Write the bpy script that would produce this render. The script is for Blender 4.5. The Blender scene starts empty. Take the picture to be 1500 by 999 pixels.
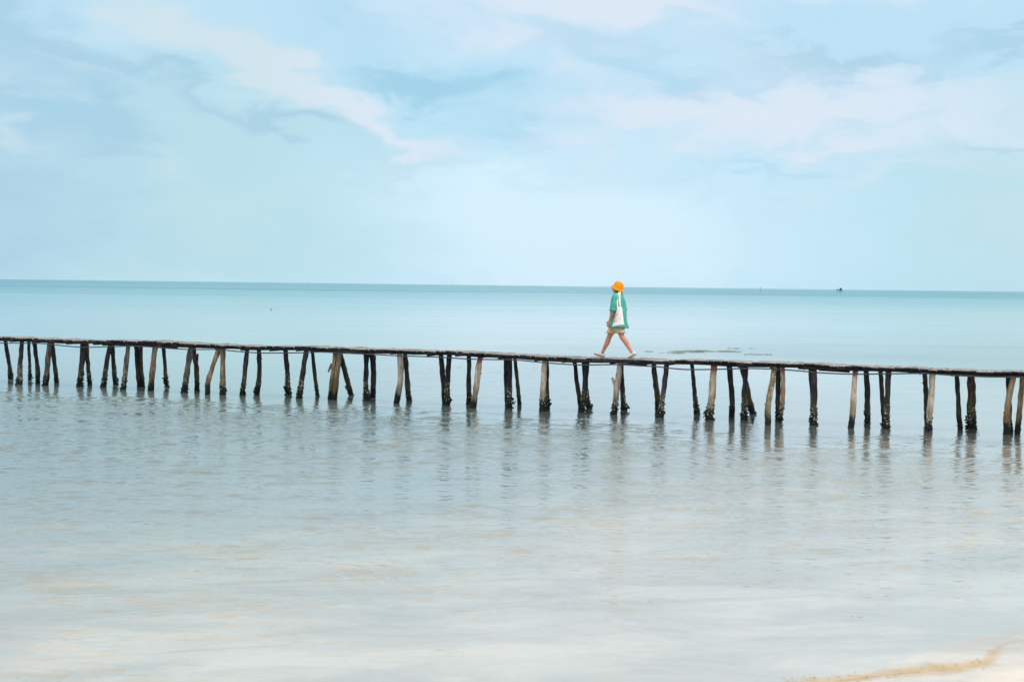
import bpy, bmesh, math, random
import numpy as np
from mathutils import Vector, Matrix, Quaternion, noise

random.seed(7)
rng = np.random.default_rng(11)
scene = bpy.context.scene
COL = scene.collection
R = math.radians

# ------------------------------------------------------------------ camera
F, CX, CY = 2083.0, 750.0, 499.5           # 50 mm on 36 mm, in pixels of the 1500 px photo
H = 2.70
PITCH, ROLL = math.atan(81.2 / F), R(0.707)
r0, f0, u0 = Vector((1, 0, 0)), Vector((0, math.cos(PITCH), -math.sin(PITCH))), Vector((0, math.sin(PITCH), math.cos(PITCH)))
CR = r0 * math.cos(ROLL) + u0 * math.sin(ROLL)
CU = -r0 * math.sin(ROLL) + u0 * math.cos(ROLL)
CAMPOS = Vector((0, 0, H))
cam_d = bpy.data.cameras.new('camera'); cam = bpy.data.objects.new('camera', cam_d); COL.objects.link(cam)
m = Matrix((CR, CU, -f0)).transposed().to_4x4(); m.translation = CAMPOS
cam.matrix_world = m
cam_d.lens, cam_d.sensor_width, cam_d.sensor_fit = 50, 36, 'HORIZONTAL'
cam_d.clip_start, cam_d.clip_end = 0.1, 200000
cam_d.dof.use_dof = True; cam_d.dof.focus_distance = 30.2; cam_d.dof.aperture_fstop = 2.8
scene.camera = cam


def ray(px, py):
    return (f0 * F + CR * (px - CX) - CU * (py - CY)).normalized()


def at_z(px, py, z=0.0):
    d = ray(px, py); t = (z - H) / d.z
    return CAMPOS + d * t


# pier line: near edge of the deck, measured from where the near posts meet the water
A = at_z(0, 409.2 + 153.5); B = at_z(1500, 427.6 + 211.5)
A.z = B.z = 0
U = (B - A).normalized()                    # along the pier, picture left to right
N = Vector((-U.y, U.x, 0))                  # across it, away from the shore
WIDTH = .74


def on_plane(px, py, off):
    """where the sight line through a photo pixel meets the upright plane OFF metres behind the near edge"""
    d = ray(px, py); o = A + N * off
    t = (o - CAMPOS).dot(N) / d.dot(N)
    return CAMPOS + d * t


# ------------------------------------------------------------------ helpers
def link(o, parent=None):
    COL.objects.link(o)
    if parent is not None: o.parent = parent
    return o


def mesh_obj(name, verts, faces, mats, parent=None, loc=(0, 0, 0), smooth=True, midx=None):
    me = bpy.data.meshes.new(name); me.from_pydata([tuple(v) for v in verts], [], faces)
    for mt in (mats if isinstance(mats, (list, tuple)) else [mats]): me.materials.append(mt)
    if midx is not None: me.polygons.foreach_set('material_index', midx)
    if smooth: me.polygons.foreach_set('use_smooth', [True] * len(me.polygons))
    me.update()
    o = bpy.data.objects.new(name, me); o.location = loc
    return link(o, parent)


def thing(name, label, cat, loc=(0, 0, 0), rotz=0.0, group=None):
    o = bpy.data.objects.new(name, None); o.empty_display_size = .2; link(o)
    o.location = loc; o.rotation_euler = (0, 0, rotz)
    o['label'] = label; o['category'] = cat
    if group: o['group'] = group
    return o


def tag(o, label=None, cat=None, kind=None, group=None):
    if label: o['label'] = label
    if cat: o['category'] = cat
    if kind: o['kind'] = kind
    if group: o['group'] = group
    return o


class MB:
    def __init__(s): s.v, s.f, s.m = [], [], []
    def add(s, vs, fs, mi=0):
        b = len(s.v); s.v += [Vector(v) for v in vs]
        s.f += [tuple(b + i for i in f) for f in fs]; s.m += [mi] * len(fs)
    def loft(s, rings, mi=0, cap0=True, cap1=True):
        n = len(rings[0]); b = len(s.v)
        for r in rings: s.v += [Vector(v) for v in r]
        for k in range(len(rings) - 1):
            for i in range(n):
                j = (i + 1) % n
                s.f.append((b + k * n + i, b + k * n + j, b + (k + 1) * n + j, b + (k + 1) * n + i)); s.m.append(mi)
        if cap0: s.f.append(tuple(b + i for i in reversed(range(n)))); s.m.append(mi)
        if cap1: s.f.append(tuple(b + (len(rings) - 1) * n + i for i in range(n))); s.m.append(mi)
    def box(s, c, ax, ay, az, mi=0):
        """box from centre and three half vectors"""
        c = Vector(c); vs = [c + ax * i + ay * j + az * k for i in (-1, 1) for j in (-1, 1) for k in (-1, 1)]
        s.add(vs, [(0, 1, 3, 2), (4, 6, 7, 5), (0, 4, 5, 1), (2, 3, 7, 6), (0, 2, 6, 4), (1, 5, 7, 3)], mi)
    def build(s, name, mats, parent=None, loc=(0, 0, 0), smooth=True):
        L = Vector(loc)
        o = mesh_obj(name, [v - L for v in s.v], s.f, mats, parent, (0, 0, 0), smooth, s.m)
        if parent is None: o.location = L
        else: o.location = L
        return o


def tube_rings(pts, rad, n=9, wob=0.0, seed=0.0):
    """rings round a polyline; RAD is a list or a number; WOB roughens the outline"""
    rings = []
    for i, p in enumerate(pts):
        a = pts[max(i - 1, 0)]; b = pts[min(i + 1, len(pts) - 1)]
        t = (b - a).normalized()
        x = t.cross(Vector((0, 1, 0.013)))
        if x.length < .1: x = t.cross(Vector((1, 0, 0)))
        x.normalize(); y = t.cross(x)
        r = rad[i] if isinstance(rad, (list, tuple)) else rad
        ring = []
        for k in range(n):
            an = 2 * math.pi * k / n
            d = x * math.cos(an) + y * math.sin(an)
            rr = r * (1 + wob * noise.noise(Vector((p.x * 5 + d.x * 1.3 + seed, p.y * 5 + d.y * 1.3, p.z * 6 + d.z))))
            ring.append(p + d * rr)
        rings.append(ring)
    return rings


def sample_curve(ctrl, step):
    """smooth polyline through control points (Catmull-Rom)"""
    out = []
    P = [ctrl[0] * 2 - ctrl[1]] + list(ctrl) + [ctrl[-1] * 2 - ctrl[-2]]
    for i in range(1, len(P) - 2):
        n = max(2, int((P[i + 1] - P[i]).length / step))
        for k in range(n):
            t = k / n; a, b, c, d = P[i - 1], P[i], P[i + 1], P[i + 2]
            out.append(0.5 * ((2 * b) + (c - a) * t + (2 * a - 5 * b + 4 * c - d) * t * t + (3 * b - a - 3 * c + d) * t ** 3))
    out.append(P[-2].copy())
    return out


# ------------------------------------------------------------------ materials
class NT:
    def __init__(s, tree): s.t = tree
    def n(s, typ, **kw):
        nd = s.t.nodes.new(typ)
        for k, v in kw.items():
            if k == 'ins':
                for kk, vv in v.items():
                    if isinstance(vv, bpy.types.NodeSocket): s.t.links.new(vv, nd.inputs[kk])
                    else: nd.inputs[kk].default_value = vv
            else: setattr(nd, k, v)
        return nd
    def math(s, op, a, b=None, clamp=False):
        nd = s.t.nodes.new('ShaderNodeMath'); nd.operation = op; nd.use_clamp = clamp
        for i, v in enumerate((a, b)):
            if v is None: continue
            if isinstance(v, bpy.types.NodeSocket): s.t.links.new(v, nd.inputs[i])
            else: nd.inputs[i].default_value = v
        return nd.outputs[0]
    def mix(s, fac, a, b):
        nd = s.t.nodes.new('ShaderNodeMix'); nd.data_type = 'RGBA'
        for i, v in ((0, fac), (6, a), (7, b)):
            if isinstance(v, bpy.types.NodeSocket): s.t.links.new(v, nd.inputs[i])
            else: nd.inputs[i].default_value = v if i == 0 else (*v, 1)
        return nd.outputs[2]
    def ramp(s, fac, stops, interp='LINEAR'):
        nd = s.t.nodes.new('ShaderNodeValToRGB'); s.t.links.new(fac, nd.inputs[0])
        cr = nd.color_ramp; cr.interpolation = interp
        while len(cr.elements) < len(stops): cr.elements.new(.5)
        for e, (p, c) in zip(cr.elements, stops):
            e.position = p; e.color = (*c, 1) if len(c) == 3 else c
        return nd.outputs[0]
    def rampf(s, x, lo, hi, a=0.0, b=1.0, smooth=True):
        nd = s.t.nodes.new('ShaderNodeMapRange'); nd.interpolation_type = 'SMOOTHSTEP' if smooth else 'LINEAR'
        s.t.links.new(x, nd.inputs[0])
        for i, v in ((1, lo), (2, hi), (3, a), (4, b)): nd.inputs[i].default_value = v
        return nd.outputs[0]
    def noise(s, vec, scale, detail=4, rough=.55, dist=0.0):
        nd = s.n('ShaderNodeTexNoise', ins={'Scale': scale, 'Detail': detail, 'Roughness': rough, 'Distortion': dist})
        s.t.links.new(vec, nd.inputs['Vector']); return nd.outputs[0]
    def scale(s, vec, sc):
        nd = s.n('ShaderNodeVectorMath', operation='MULTIPLY'); s.t.links.new(vec, nd.inputs[0]); nd.inputs[1].default_value = sc
        return nd.outputs[0]


def new_mat(name):
    mt = bpy.data.materials.new(name); mt.use_nodes = True
    t = NT(mt.node_tree); mt.node_tree.nodes.clear()
    out = t.n('ShaderNodeOutputMaterial')
    return mt, t, out


def principled(t, out, color, rough=.7, bump=None, bump_d=.01, spec=.4, bump_s=.6):
    p = t.n('ShaderNodeBsdfPrincipled', ins={'Roughness': rough, 'Specular IOR Level': spec})
    if isinstance(color, bpy.types.NodeSocket): t.t.links.new(color, p.inputs['Base Color'])
    else: p.inputs['Base Color'].default_value = (*color, 1)
    if bump is not None:
        b = t.n('ShaderNodeBump', ins={'Strength': bump_s, 'Distance': bump_d, 'Height': bump})
        t.t.links.new(b.outputs[0], p.inputs['Normal'])
    t.t.links.new(p.outputs[0], out.inputs[0])
    return p


def wood_mat(name, c_dark, c_light, tide=True, grain=(22, 22, 1.6), rust=None, top_rust=False, lo=.32, hi=.68):
    mt, t, out = new_mat(name)
    pos = t.n('ShaderNodeNewGeometry').outputs['Position']
    g = t.noise(t.scale(pos, grain), 1.0, 6, .65, .4)
    blot = t.noise(pos, 3.2, 4, .6)
    c = t.mix(t.rampf(g, lo, hi), c_dark, c_light)
    c = t.mix(t.math('MULTIPLY', t.rampf(blot, .5, .68), .55), c, tuple(.45 * x for x in c_dark))
    if rust: c = t.mix(t.math('MULTIPLY', t.rampf(t.noise(pos, 2.1, 3, .6), .48, .62), .8), c, rust)
    z = t.n('ShaderNodeSeparateXYZ', ins={0: pos}).outputs[2]
    if top_rust:
        zz = t.math('ADD', z, t.math('MULTIPLY', blot, .35))
        c = t.mix(t.math('MULTIPLY', t.rampf(zz, 1.08, 1.24), .85), c, (.30, .055, .025))
    if tide:
        zz = t.math('ADD', z, t.math('MULTIPLY', t.math('SUBTRACT', t.noise(t.scale(pos, (9, 9, 4)), 1.0, 4, .6), .5), .5))
        c = t.mix(t.math('MULTIPLY', t.rampf(zz, .62, .34), .55), c, (.075, .072, .035))
        c = t.mix(t.rampf(zz, .30, .14), c, (.010, .012, .010))
    principled(t, out, c, .82, g, .012, .25, .8)
    return mt


M = {}
M['dark'] = wood_mat('weathered_dark_wood', (.012, .012, .016), (.060, .052, .052))
M['plum'] = wood_mat('weathered_plum_wood', (.020, .016, .021), (.105, .085, .092), lo=.36, hi=.75)
M['brown'] = wood_mat('weathered_brown_wood', (.026, .018, .014), (.150, .105, .075), lo=.36, hi=.72)
M['greybrown'] = wood_mat('grey_brown_wood', (.050, .042, .038), (.26, .21, .175))
M['pale'] = wood_mat('pale_stripped_wood', (.20, .155, .12), (.60, .50, .40), lo=.25, hi=.6)
M['tan'] = wood_mat('tan_wood', (.14, .095, .06), (.45, .34, .22), rust=(.26, .11, .055))
M['redtan'] = wood_mat('red_topped_wood', (.22, .15, .11), (.60, .47, .36), rust=(.42, .22, .13), top_rust=True, lo=.25, hi=.6)
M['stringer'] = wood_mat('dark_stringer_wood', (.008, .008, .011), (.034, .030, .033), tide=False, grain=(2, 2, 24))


def deck_mat():
    mt, t, out = new_mat('bleached_deck_boards')
    pos = t.n('ShaderNodeNewGeometry').outputs['Position']
    rot = t.n('ShaderNodeVectorRotate', rotation_type='Z_AXIS', ins={0: pos, 'Angle': -math.atan2(U.y, U.x)}).outputs[0]
    g = t.noise(t.scale(rot, (38, 2.0, 38)), 1.0, 5, .65)
    rnd = t.n('ShaderNodeNewGeometry').outputs['Random Per Island']
    c = t.mix(t.rampf(g, .3, .7), (.11, .10, .095), (.43, .40, .365))
    c = t.mix(t.math('MULTIPLY', rnd, .35), c, (.48, .44, .39))
    # the sawn ends towards the shore and the undersides are near black
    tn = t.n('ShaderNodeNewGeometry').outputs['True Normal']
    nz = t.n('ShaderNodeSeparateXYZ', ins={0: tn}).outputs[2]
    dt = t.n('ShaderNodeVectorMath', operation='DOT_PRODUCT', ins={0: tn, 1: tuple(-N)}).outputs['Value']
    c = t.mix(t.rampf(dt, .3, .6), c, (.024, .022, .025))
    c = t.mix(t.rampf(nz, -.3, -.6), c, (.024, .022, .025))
    principled(t, out, c, .75, g, .006, .3)
    return mt


M['deck'] = deck_mat()


def crust_mat():
    mt, t, out = new_mat('oyster_crust')
    pos = t.n('ShaderNodeNewGeometry').outputs['Position']
    c = t.mix(t.rampf(t.noise(pos, 30, 3, .6), .4, .65), (.007, .009, .008), (.040, .040, .030))
    principled(t, out, c, .7, t.noise(pos, 60, 3), .01, .3)
    return mt


def simple(name, color, rough=.7, var=.25, scale=20, spec=.3, bump=.004, warm=None):
    mt, t, out = new_mat(name)
    pos = t.n('ShaderNodeTexCoord').outputs['Object']
    nz = t.noise(pos, scale, 4, .6)
    c = t.mix(t.rampf(nz, .3, .7), tuple(x * (1 - var) for x in color), tuple(min(1, x * (1 + var * .6)) for x in color))
    if warm: c = t.mix(t.math('MULTIPLY', t.rampf(t.noise(pos, 6, 2), .45, .65), .5), c, warm)
    principled(t, out, c, rough, nz, bump, spec, .5)
    return mt


M['crust'] = crust_mat()
M['shell'] = simple('white_barnacle', (.52, .49, .44), .7, .3, 40)
M['cable'] = simple('grey_cable', (.055, .062, .075), .55, .2, 10)

# ------------------------------------------------------------------ sea bed, beach, water
S0, S1 = at_z(1150, 1003), at_z(1500, 911)
SD = (S1 - S0).normalized(); SN = Vector((-SD.y, SD.x, 0))
if SN.y < 0: SN = -SN


def shore_s(x, y):
    """signed metres to sea of the water's edge (numpy friendly)"""
    t = (x - S0.x) * SD.x + (y - S0.y) * SD.y
    s = (x - S0.x) * SN.x + (y - S0.y) * SN.y
    bend = .16 * np.sin(np.clip(t, -60, 60) * .55 + .4) + .07 * np.sin(t * 1.7 + 1.0)
    return s + bend * .8, t


def bed_z(x, y):
    s, t = shore_s(x, y)
    sea = -0.030 * np.clip(s, 0, 8) - .021 * np.clip(s - 8, 0, 46) - .012 * np.clip(s - 54, 0, 500)
    land = .055 * np.clip(-s, 0, 1.2) + .15 * np.clip(-s - 1.2, 0, 9) + .03 * np.clip(-s - 10.2, 0, 60)
    rip = .012 * np.sin(s * 3.1 + np.sin(t * .6) * 1.2) * np.clip(s, 0, 2) / 2 + .02 * np.sin(s * .9 + np.sin(t * .35) * 2) * np.clip(s, 0, 3) / 3
    bar = .55 * np.exp(-((x - 9) / 9) ** 2 - ((y - 55) / 17) ** 2)
    return sea + bar + land + rip * np.clip((40 - s) / 20, 0, 1)


def grid_obj(name, xs, ys, zfun, mat, attrs=None):
    X, Y = np.meshgrid(xs, ys); nx, ny = len(xs), len(ys)
    Z = zfun(X, Y)
    co = np.stack([X, Y, Z], -1).reshape(-1, 3).astype(np.float32)
    idx = np.arange(nx * ny, dtype=np.int32).reshape(ny, nx)
    q = np.stack([idx[:-1, :-1], idx[:-1, 1:], idx[1:, 1:], idx[1:, :-1]], -1).reshape(-1, 4)
    me = bpy.data.meshes.new(name)
    me.vertices.add(len(co)); me.vertices.foreach_set('co', co.ravel())
    me.loops.add(q.size); me.loops.foreach_set('vertex_index', q.ravel())
    me.polygons.add(len(q)); me.polygons.foreach_set('loop_start', np.arange(0, q.size, 4, dtype=np.int32))
    try: me.polygons.foreach_set('loop_total', np.full(len(q), 4, np.int32))
    except Exception: pass
    me.polygons.foreach_set('use_smooth', np.ones(len(q), bool))
    me.update(calc_edges=True)
    if attrs:
        for k, fn in attrs.items():
            a = me.attributes.new(k, 'FLOAT', 'POINT'); a.data.foreach_set('value', fn(X, Y).astype(np.float32).ravel())
    me.materials.append(mat)
    o = bpy.data.objects.new(name, me)
    return link(o)


def geom(a, b, n):
    return a * (b / a) ** (np.arange(1, n + 1) / n)


def sand_mat():
    mt, t, out = new_mat('pale_sand')
    pos = t.n('ShaderNodeNewGeometry').outputs['Position']
    z = t.n('ShaderNodeSeparateXYZ', ins={0: pos}).outputs[2]
    fine = t.noise(pos, 90, 3, .7)
    patch = t.noise(t.scale(pos, (.55, 1.0, 0)), .9, 4, .6, .5)
    c = t.mix(t.rampf(patch, .38, .64), (.54, .485, .43), (.85, .75, .64))
    c = t.mix(t.math('MULTIPLY', t.rampf(fine, .35, .7), .35), c, (.42, .37, .32))
    hump = t.noise(pos, 7, 5, .6)
    c = t.mix(t.math('MULTIPLY', t.rampf(hump, .5, .75), .25), c, (.50, .42, .35))
    fine = t.math('ADD', fine, t.math('MULTIPLY', hump, 3.0))
    rot = t.n('ShaderNodeVectorRotate', rotation_type='Z_AXIS', ins={0: pos, 'Angle': R(-8)}).outputs[0]
    weed = t.noise(t.scale(rot, (.35, 2.3, 0)), 1.0, 5, .62, .6)
    under = t.rampf(z, -.02, -.10)
    c = t.mix(t.math('MULTIPLY', t.math('MULTIPLY', t.rampf(weed, .56, .67), under), .75), c, (.36, .335, .17))
    grit = t.noise(t.scale(rot, (1.6, 7, 0)), 1.0, 4, .7)
    c = t.mix(t.math('MULTIPLY', t.math('MULTIPLY', t.rampf(grit, .58, .70), under), .6), c, (.40, .36, .29))
    c = t.mix(t.math('MULTIPLY', t.rampf(z, -.15, -.36), .9), c, (.235, .295, .27))
    c = t.mix(t.rampf(z, -.7, -3.0), c, (.22, .32, .28))
    wet = t.math('MULTIPLY', t.rampf(z, .075, .02), 1.0)
    c = t.mix(t.math('MULTIPLY', wet, .25), c, (.58, .49, .42))
    p = principled(t, out, c, .9, fine, .004, .3, .5)
    t.t.links.new(t.math('SUBTRACT', .9, t.math('MULTIPLY', wet, .72)), p.inputs['Roughness'])
    t.t.links.new(t.math('ADD', .25, t.math('MULTIPLY', wet, .35)), p.inputs['Specular IOR Level'])
    return mt


xs = np.concatenate([-geom(20, 60000, 34)[::-1], np.linspace(-20, 0, 101)[:-1], np.linspace(0, 8, 161), np.linspace(8, 20, 61)[1:], geom(20, 60000, 34)])
ys = np.concatenate([-geom(6, 400, 12)[::-1], np.linspace(-6, 8, 50)[:-1], np.linspace(8, 14, 151), np.linspace(14, 44, 151)[1:], geom(44, 90000, 40)])
seabed = grid_obj('seabed', xs, ys, bed_z, sand_mat())
tag(seabed, 'pale sandy beach running down under the shallow sea', None, 'structure')

# waves: a sum of small wind ripples, strongest between the pier and the shore
waves, dashes = [], []
for k in range(60):
    lam = .30 * (2.4 / .30) ** rng.random()
    ang = R(-90) + rng.normal(0, .45)
    waves.append((2 * math.pi / lam * math.cos(ang), 2 * math.pi / lam * math.sin(ang), rng.uniform(0, 6.28), lam))
for k in range(48):                        # short steep wavelets that come in groups
    lam = .13 * (.36 / .13) ** rng.random()
    ang = R(-90) + rng.normal(0, .58)
    dashes.append((2 * math.pi / lam * math.cos(ang), 2 * math.pi / lam * math.sin(ang), rng.uniform(0, 6.28), lam))
groups = [(rng.normal(0, 4.5), rng.normal(0, 7.0), rng.uniform(0, 6.28)) for k in range(18)]


def ripple_env(X, Y):
    q = -((X - A.x) * N.x + (Y - A.y) * N.y)                 # metres to the shore side of the pier
    front = np.clip((q + .2) / 2.2, 0, 1); front = front * front * (3 - 2 * front)
    gust = .85 + .45 * np.sin(X * .31 + 1.3 * np.sin(Y * .23)) * np.sin(Y * .41 + X * .12) + .2 * np.sin(X * .9 - Y * .7)
    s, t = shore_s(X, Y)
    edge = np.clip(s / 3.5, 0.0, 1)
    return (.075 + .925 * front) * gust * (.12 + .88 * edge) * np.clip((60 - Y) / 15, 0, 1)


def water_z(X, Y):
    sel = (np.abs(X) < 21) & (Y < 60)
    Z = np.zeros_like(X); x, y = X[sel], Y[sel]
    x2 = x + .10 * np.sin(y * 2.1 + x * .7); y2 = y + .06 * np.sin(x * 2.7 + .3 * y)
    z = np.zeros_like(x)
    for kx, ky, ph, lam in waves:
        a = .0080 * lam / 6.28 * (1.0 if lam < .9 else .6)
        w = kx * x2 + ky * y2 + ph
        z += a * (np.sin(w) + .22 * np.cos(2 * w))
    g = sum(np.sin(a * x + b * y + p) for a, b, p in groups) / math.sqrt(len(groups) / 2)
    g = np.clip(.48 + .40 * g, .15, 1.4)
    zb = np.zeros_like(x)
    for kx, ky, ph, lam in dashes:
        a = .054 * lam / 6.28
        w = kx * x2 + ky * y2 + ph
        zb += a * (np.sin(w + .35 * np.sin(w)))
    z += zb * g
    Z[sel] = z * ripple_env(x, y) * 1.0
    return Z


def water_mat():
    mt, t, out = new_mat('clear_shallow_sea')
    pos = t.n('ShaderNodeNewGeometry').outputs['Position']
    depth = t.n('ShaderNodeAttribute', attribute_name='depth').outputs['Fac']
    rip = t.n('ShaderNodeAttribute', attribute_name='ripple').outputs['Fac']
    n1 = t.noise(t.scale(pos, (5.5, 11.0, 0)), 1.0, 4, .6)
    n2 = t.noise(t.scale(pos, (.35, .9, 0)), 1.0, 4, .6)
    b1 = t.n('ShaderNodeBump', ins={'Distance': .011, 'Height': n1}); t.t.links.new(rip, b1.inputs['Strength'])
    far = t.n('ShaderNodeAttribute', attribute_name='far').outputs['Fac']
    b2 = t.n('ShaderNodeBump', ins={'Distance': .16, 'Height': n2, 'Normal': b1.outputs[0]}); t.t.links.new(far, b2.inputs['Strength'])
    nrm = b2.outputs[0]
    fres = t.n('ShaderNodeFresnel', ins={'IOR': 1.52, 'Normal': nrm}).outputs[0]
    gl = t.n('ShaderNodeBsdfGlossy', ins={'Color': (1, 1, 1, 1), 'Roughness': .025, 'Normal': nrm})
    back = t.n('ShaderNodeNewGeometry').outputs['Backfacing']
    fres = t.math('MULTIPLY', fres, t.math('SUBTRACT', 1.0, back))
    # a wind-roughened sea never turns into a full mirror at the horizon: wave faces tilt towards the eye
    sp = t.n('ShaderNodeSeparateXYZ', ins={0: pos})
    streak = t.noise(t.scale(pos, (.0022, .012, 0)), 1.0, 4, .55)
    farm = t.math('MULTIPLY', far, t.rampf(streak, .34, .60, .35, 1.0))
    fres = t.math('MULTIPLY', fres, t.math('SUBTRACT', 1.0, t.math('MULTIPLY', farm, .52)))
    slick = t.noise(t.scale(pos, (.035, .17, 0)), 1.0, 5, .6, .4)
    midm = t.rampf(sp.outputs[1], 36, 60)
    fres = t.math('MULTIPLY', fres, t.math('SUBTRACT', 1.0, t.math('MULTIPLY', midm, t.rampf(slick, .36, .68, 0, .11))))
    tr = t.n('ShaderNodeBsdfTransparent', ins={'Color': (.985, .985, .966, 1)})
    body = t.ramp(t.math('DIVIDE', depth, 6.0), [(0, (.58, .52, .44)), (.035, (.40, .42, .37)), (.068, (.225, .285, .265)), (.15, (.36, .46, .44)), (.22, (.35, .49, .49)), (.4, (.17, .38, .44)), (1, (.08, .265, .325))])
    df = t.n('ShaderNodeBsdfDiffuse', ins={'Color': body})
    turb = t.math('SUBTRACT', 1.0, t.math('POWER', 2.718, t.math('MULTIPLY', depth, -1.3)))
    m1 = t.n('ShaderNodeMixShader', ins={0: turb, 1: tr.outputs[0], 2: df.outputs[0]})
    m2 = t.n('ShaderNodeMixShader', ins={0: fres, 1: m1.outputs[0], 2: gl.outputs[0]})
    t.t.links.new(m2.outputs[0], out.inputs[0])
    return mt


fine_y = [7.0]
while fine_y[-1] < 46: fine_y.append(fine_y[-1] + .019 + .0007 * (fine_y[-1] - 7))
wxs = np.concatenate([-geom(17, 60000, 44)[::-1], np.linspace(-17, 15, 900), geom(15, 60000, 44)])
wys = np.concatenate([[-40, -10, 0, 4, 6], np.array(fine_y), geom(fine_y[-1], 90000, 60)])
far_fn = lambda X, Y: np.clip(np.log(np.maximum(np.hypot(X, Y), 1) / 110) / np.log(600 / 110), 0, 1) ** .8 + .05
water = grid_obj('sea_water', wxs, wys, water_z, water_mat(), {
    'depth': lambda X, Y: np.clip(-bed_z(X, Y), 0, 50),
    'ripple': lambda X, Y: np.clip(ripple_env(X, Y), 0, 2) * .55 + .03,
    'far': far_fn})
tag(water, 'calm clear pale turquoise sea rippling towards the shore', None, 'structure')

# wrack line on the sand
wl = [(1120, 1012), (1180, 1000), (1215, 996.5), (1250, 993), (1310, 985.5), (1370, 979.5), (1430, 972), (1450, 964), (1458, 951), (1472, 943), (1505, 936)]


def on_bed(px, py):
    p = at_z(px, py, 0.0)
    for _ in range(12): p = at_z(px, py, float(bed_z(np.array(p.x), np.array(p.y))))
    return p


wmt, t, out = new_mat('ochre_wrack')
pos = t.n('ShaderNodeNewGeometry').outputs['Position']
nz_ = t.noise(pos, 14, 4, .7)
principled(t, out, t.mix(t.rampf(nz_, .36, .66), (.38, .26, .10), (.70, .54, .32)), .85, nz_, .01)
wf, t, out = new_mat('ochre_silt_film')
pos = t.n('ShaderNodeNewGeometry').outputs['Position']
ed = t.n('ShaderNodeAttribute', attribute_name='edge').outputs['Fac']
nz_ = t.noise(pos, 9, 5, .65)
p_ = principled(t, out, t.mix(t.rampf(t.noise(pos, 5, 3), .35, .65), (.72, .54, .31), (.63, .44, .20)), .8, None)
al = t.rampf(t.math('ADD', t.math('SUBTRACT', 1.0, ed), t.math('MULTIPLY', t.math('SUBTRACT', nz_, .5), 1.1)), .08, 1.2, 0, .66)
t.t.links.new(al, p_.inputs['Alpha'])
pts = sample_curve([on_bed(*p) for p in wl], .02)
mb = MB(); nr = 9; edges = []
for i, p in enumerate(pts):
    tn = (pts[min(i + 1, len(pts) - 1)] - pts[max(i - 1, 0)]).normalized(); sd_ = Vector((-tn.y, tn.x, 0)).normalized()
    wd = (.19 + .05 * math.sin(i * .11) + .02 * math.sin(i * .37)) * (1 if i < len(pts) * .6 else 1 - .75 * (i / len(pts) - .6) / .4)
    for k in range(nr):
        q = k / (nr - 1) * 2 - 1; v = p + sd_ * q * wd
        mb.v.append(Vector((v.x, v.y, float(bed_z(np.array(v.x), np.array(v.y))) + .004))); edges.append(min(1.3, abs(q) + max(0, i / len(pts) - .62) * 1.6 + max(0, .25 - i / len(pts)) * 2))
for i in range(len(pts) - 1):
    for k in range(nr - 1):
        a = i * nr + k; mb.f.append((a, a + nr, a + nr + 1, a + 1)); mb.m.append(1)
for i in range(90):
    k = int(random.random() ** 1.8 * (len(pts) - 1) * .7); p = pts[k]
    p = p + Vector((random.gauss(0, .06), random.gauss(0, .085), 0))
    z = float(bed_z(np.array(p.x), np.array(p.y)))
    a = random.gauss(.4, .5); l = random.uniform(.003, .011); w = l * random.uniform(.15, .4)
    dx = Vector((math.cos(a), math.sin(a), random.uniform(-.1, .1))) * l; dy = Vector((-math.sin(a), math.cos(a), 0)) * w
    mb.box(p + Vector((0, 0, z - p.z + .006)), dx, dy, Vector((0, 0, .0025)))
wr = mb.build('wrack_line', [wmt, wf], smooth=False)
at_ = wr.data.attributes.new('edge', 'FLOAT', 'POINT')
at_.data.foreach_set('value', edges + [0.0] * (len(mb.v) - len(edges)))
tag(wr, 'ochre line of fine seaweed litter lying on the wet sand', 'seaweed litter', 'stuff')

# ------------------------------------------------------------------ pier
top_px = [(0, 493.5), (72, 496), (117, 498.5), (150, 498), (217, 499), (250, 501), (272, 502.3), (323, 505), (380, 507), (430, 506.7), (480, 508.5),
          (535, 511), (580, 511.3), (602, 513.3), (668, 514.2), (710, 517), (737, 518.3), (787, 521), (837, 523.5), (880, 524.7), (920, 525.4), (972, 527.3),
          (1030, 527.2), (1080, 529.7), (1130, 530.8), (1163, 532), (1197, 533), (1247, 535.6), (1300, 537.2), (1330, 538.3), (1392, 541.6), (1450, 543.2), (1500, 544.5)]
prof = []
for px, py in top_px:
    p = on_plane(px, py, 0); prof.append(((p - A).dot(U), p.z))
PS = np.array([p[0] for p in prof]); PZ = np.array([p[1] for p in prof])
EXT = 7.0
S_MIN, S_MAX = PS[0] - EXT, PS[-1] + EXT


def deck_z(s):
    if s < PS[0]: return float(PZ[0] + .02 * math.sin(s))
    if s > PS[-1]: return float(PZ[-1] + .02 * math.sin(s - PS[-1]))
    return float(np.interp(s, PS, PZ))


PIER0 = A + U * ((PS[0] + PS[-1]) / 2) + N * WIDTH / 2
pier = thing('wooden_pier', 'long narrow footbridge of dark weathered wood on crooked splayed posts crossing the shallow sea', 'pier', PIER0)
Z = Vector((0, 0, 1))


def P(s, off, z): return A + U * s + N * off + Z * z


def pier_part(mb, name, mats, loc, smooth=True):
    """part of the pier with its origin at LOC (world)"""
    L = Vector(loc)
    o = mesh_obj(name, [v - L for v in mb.v], mb.f, mats, pier, L - PIER0, smooth, mb.m)
    return o


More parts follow.
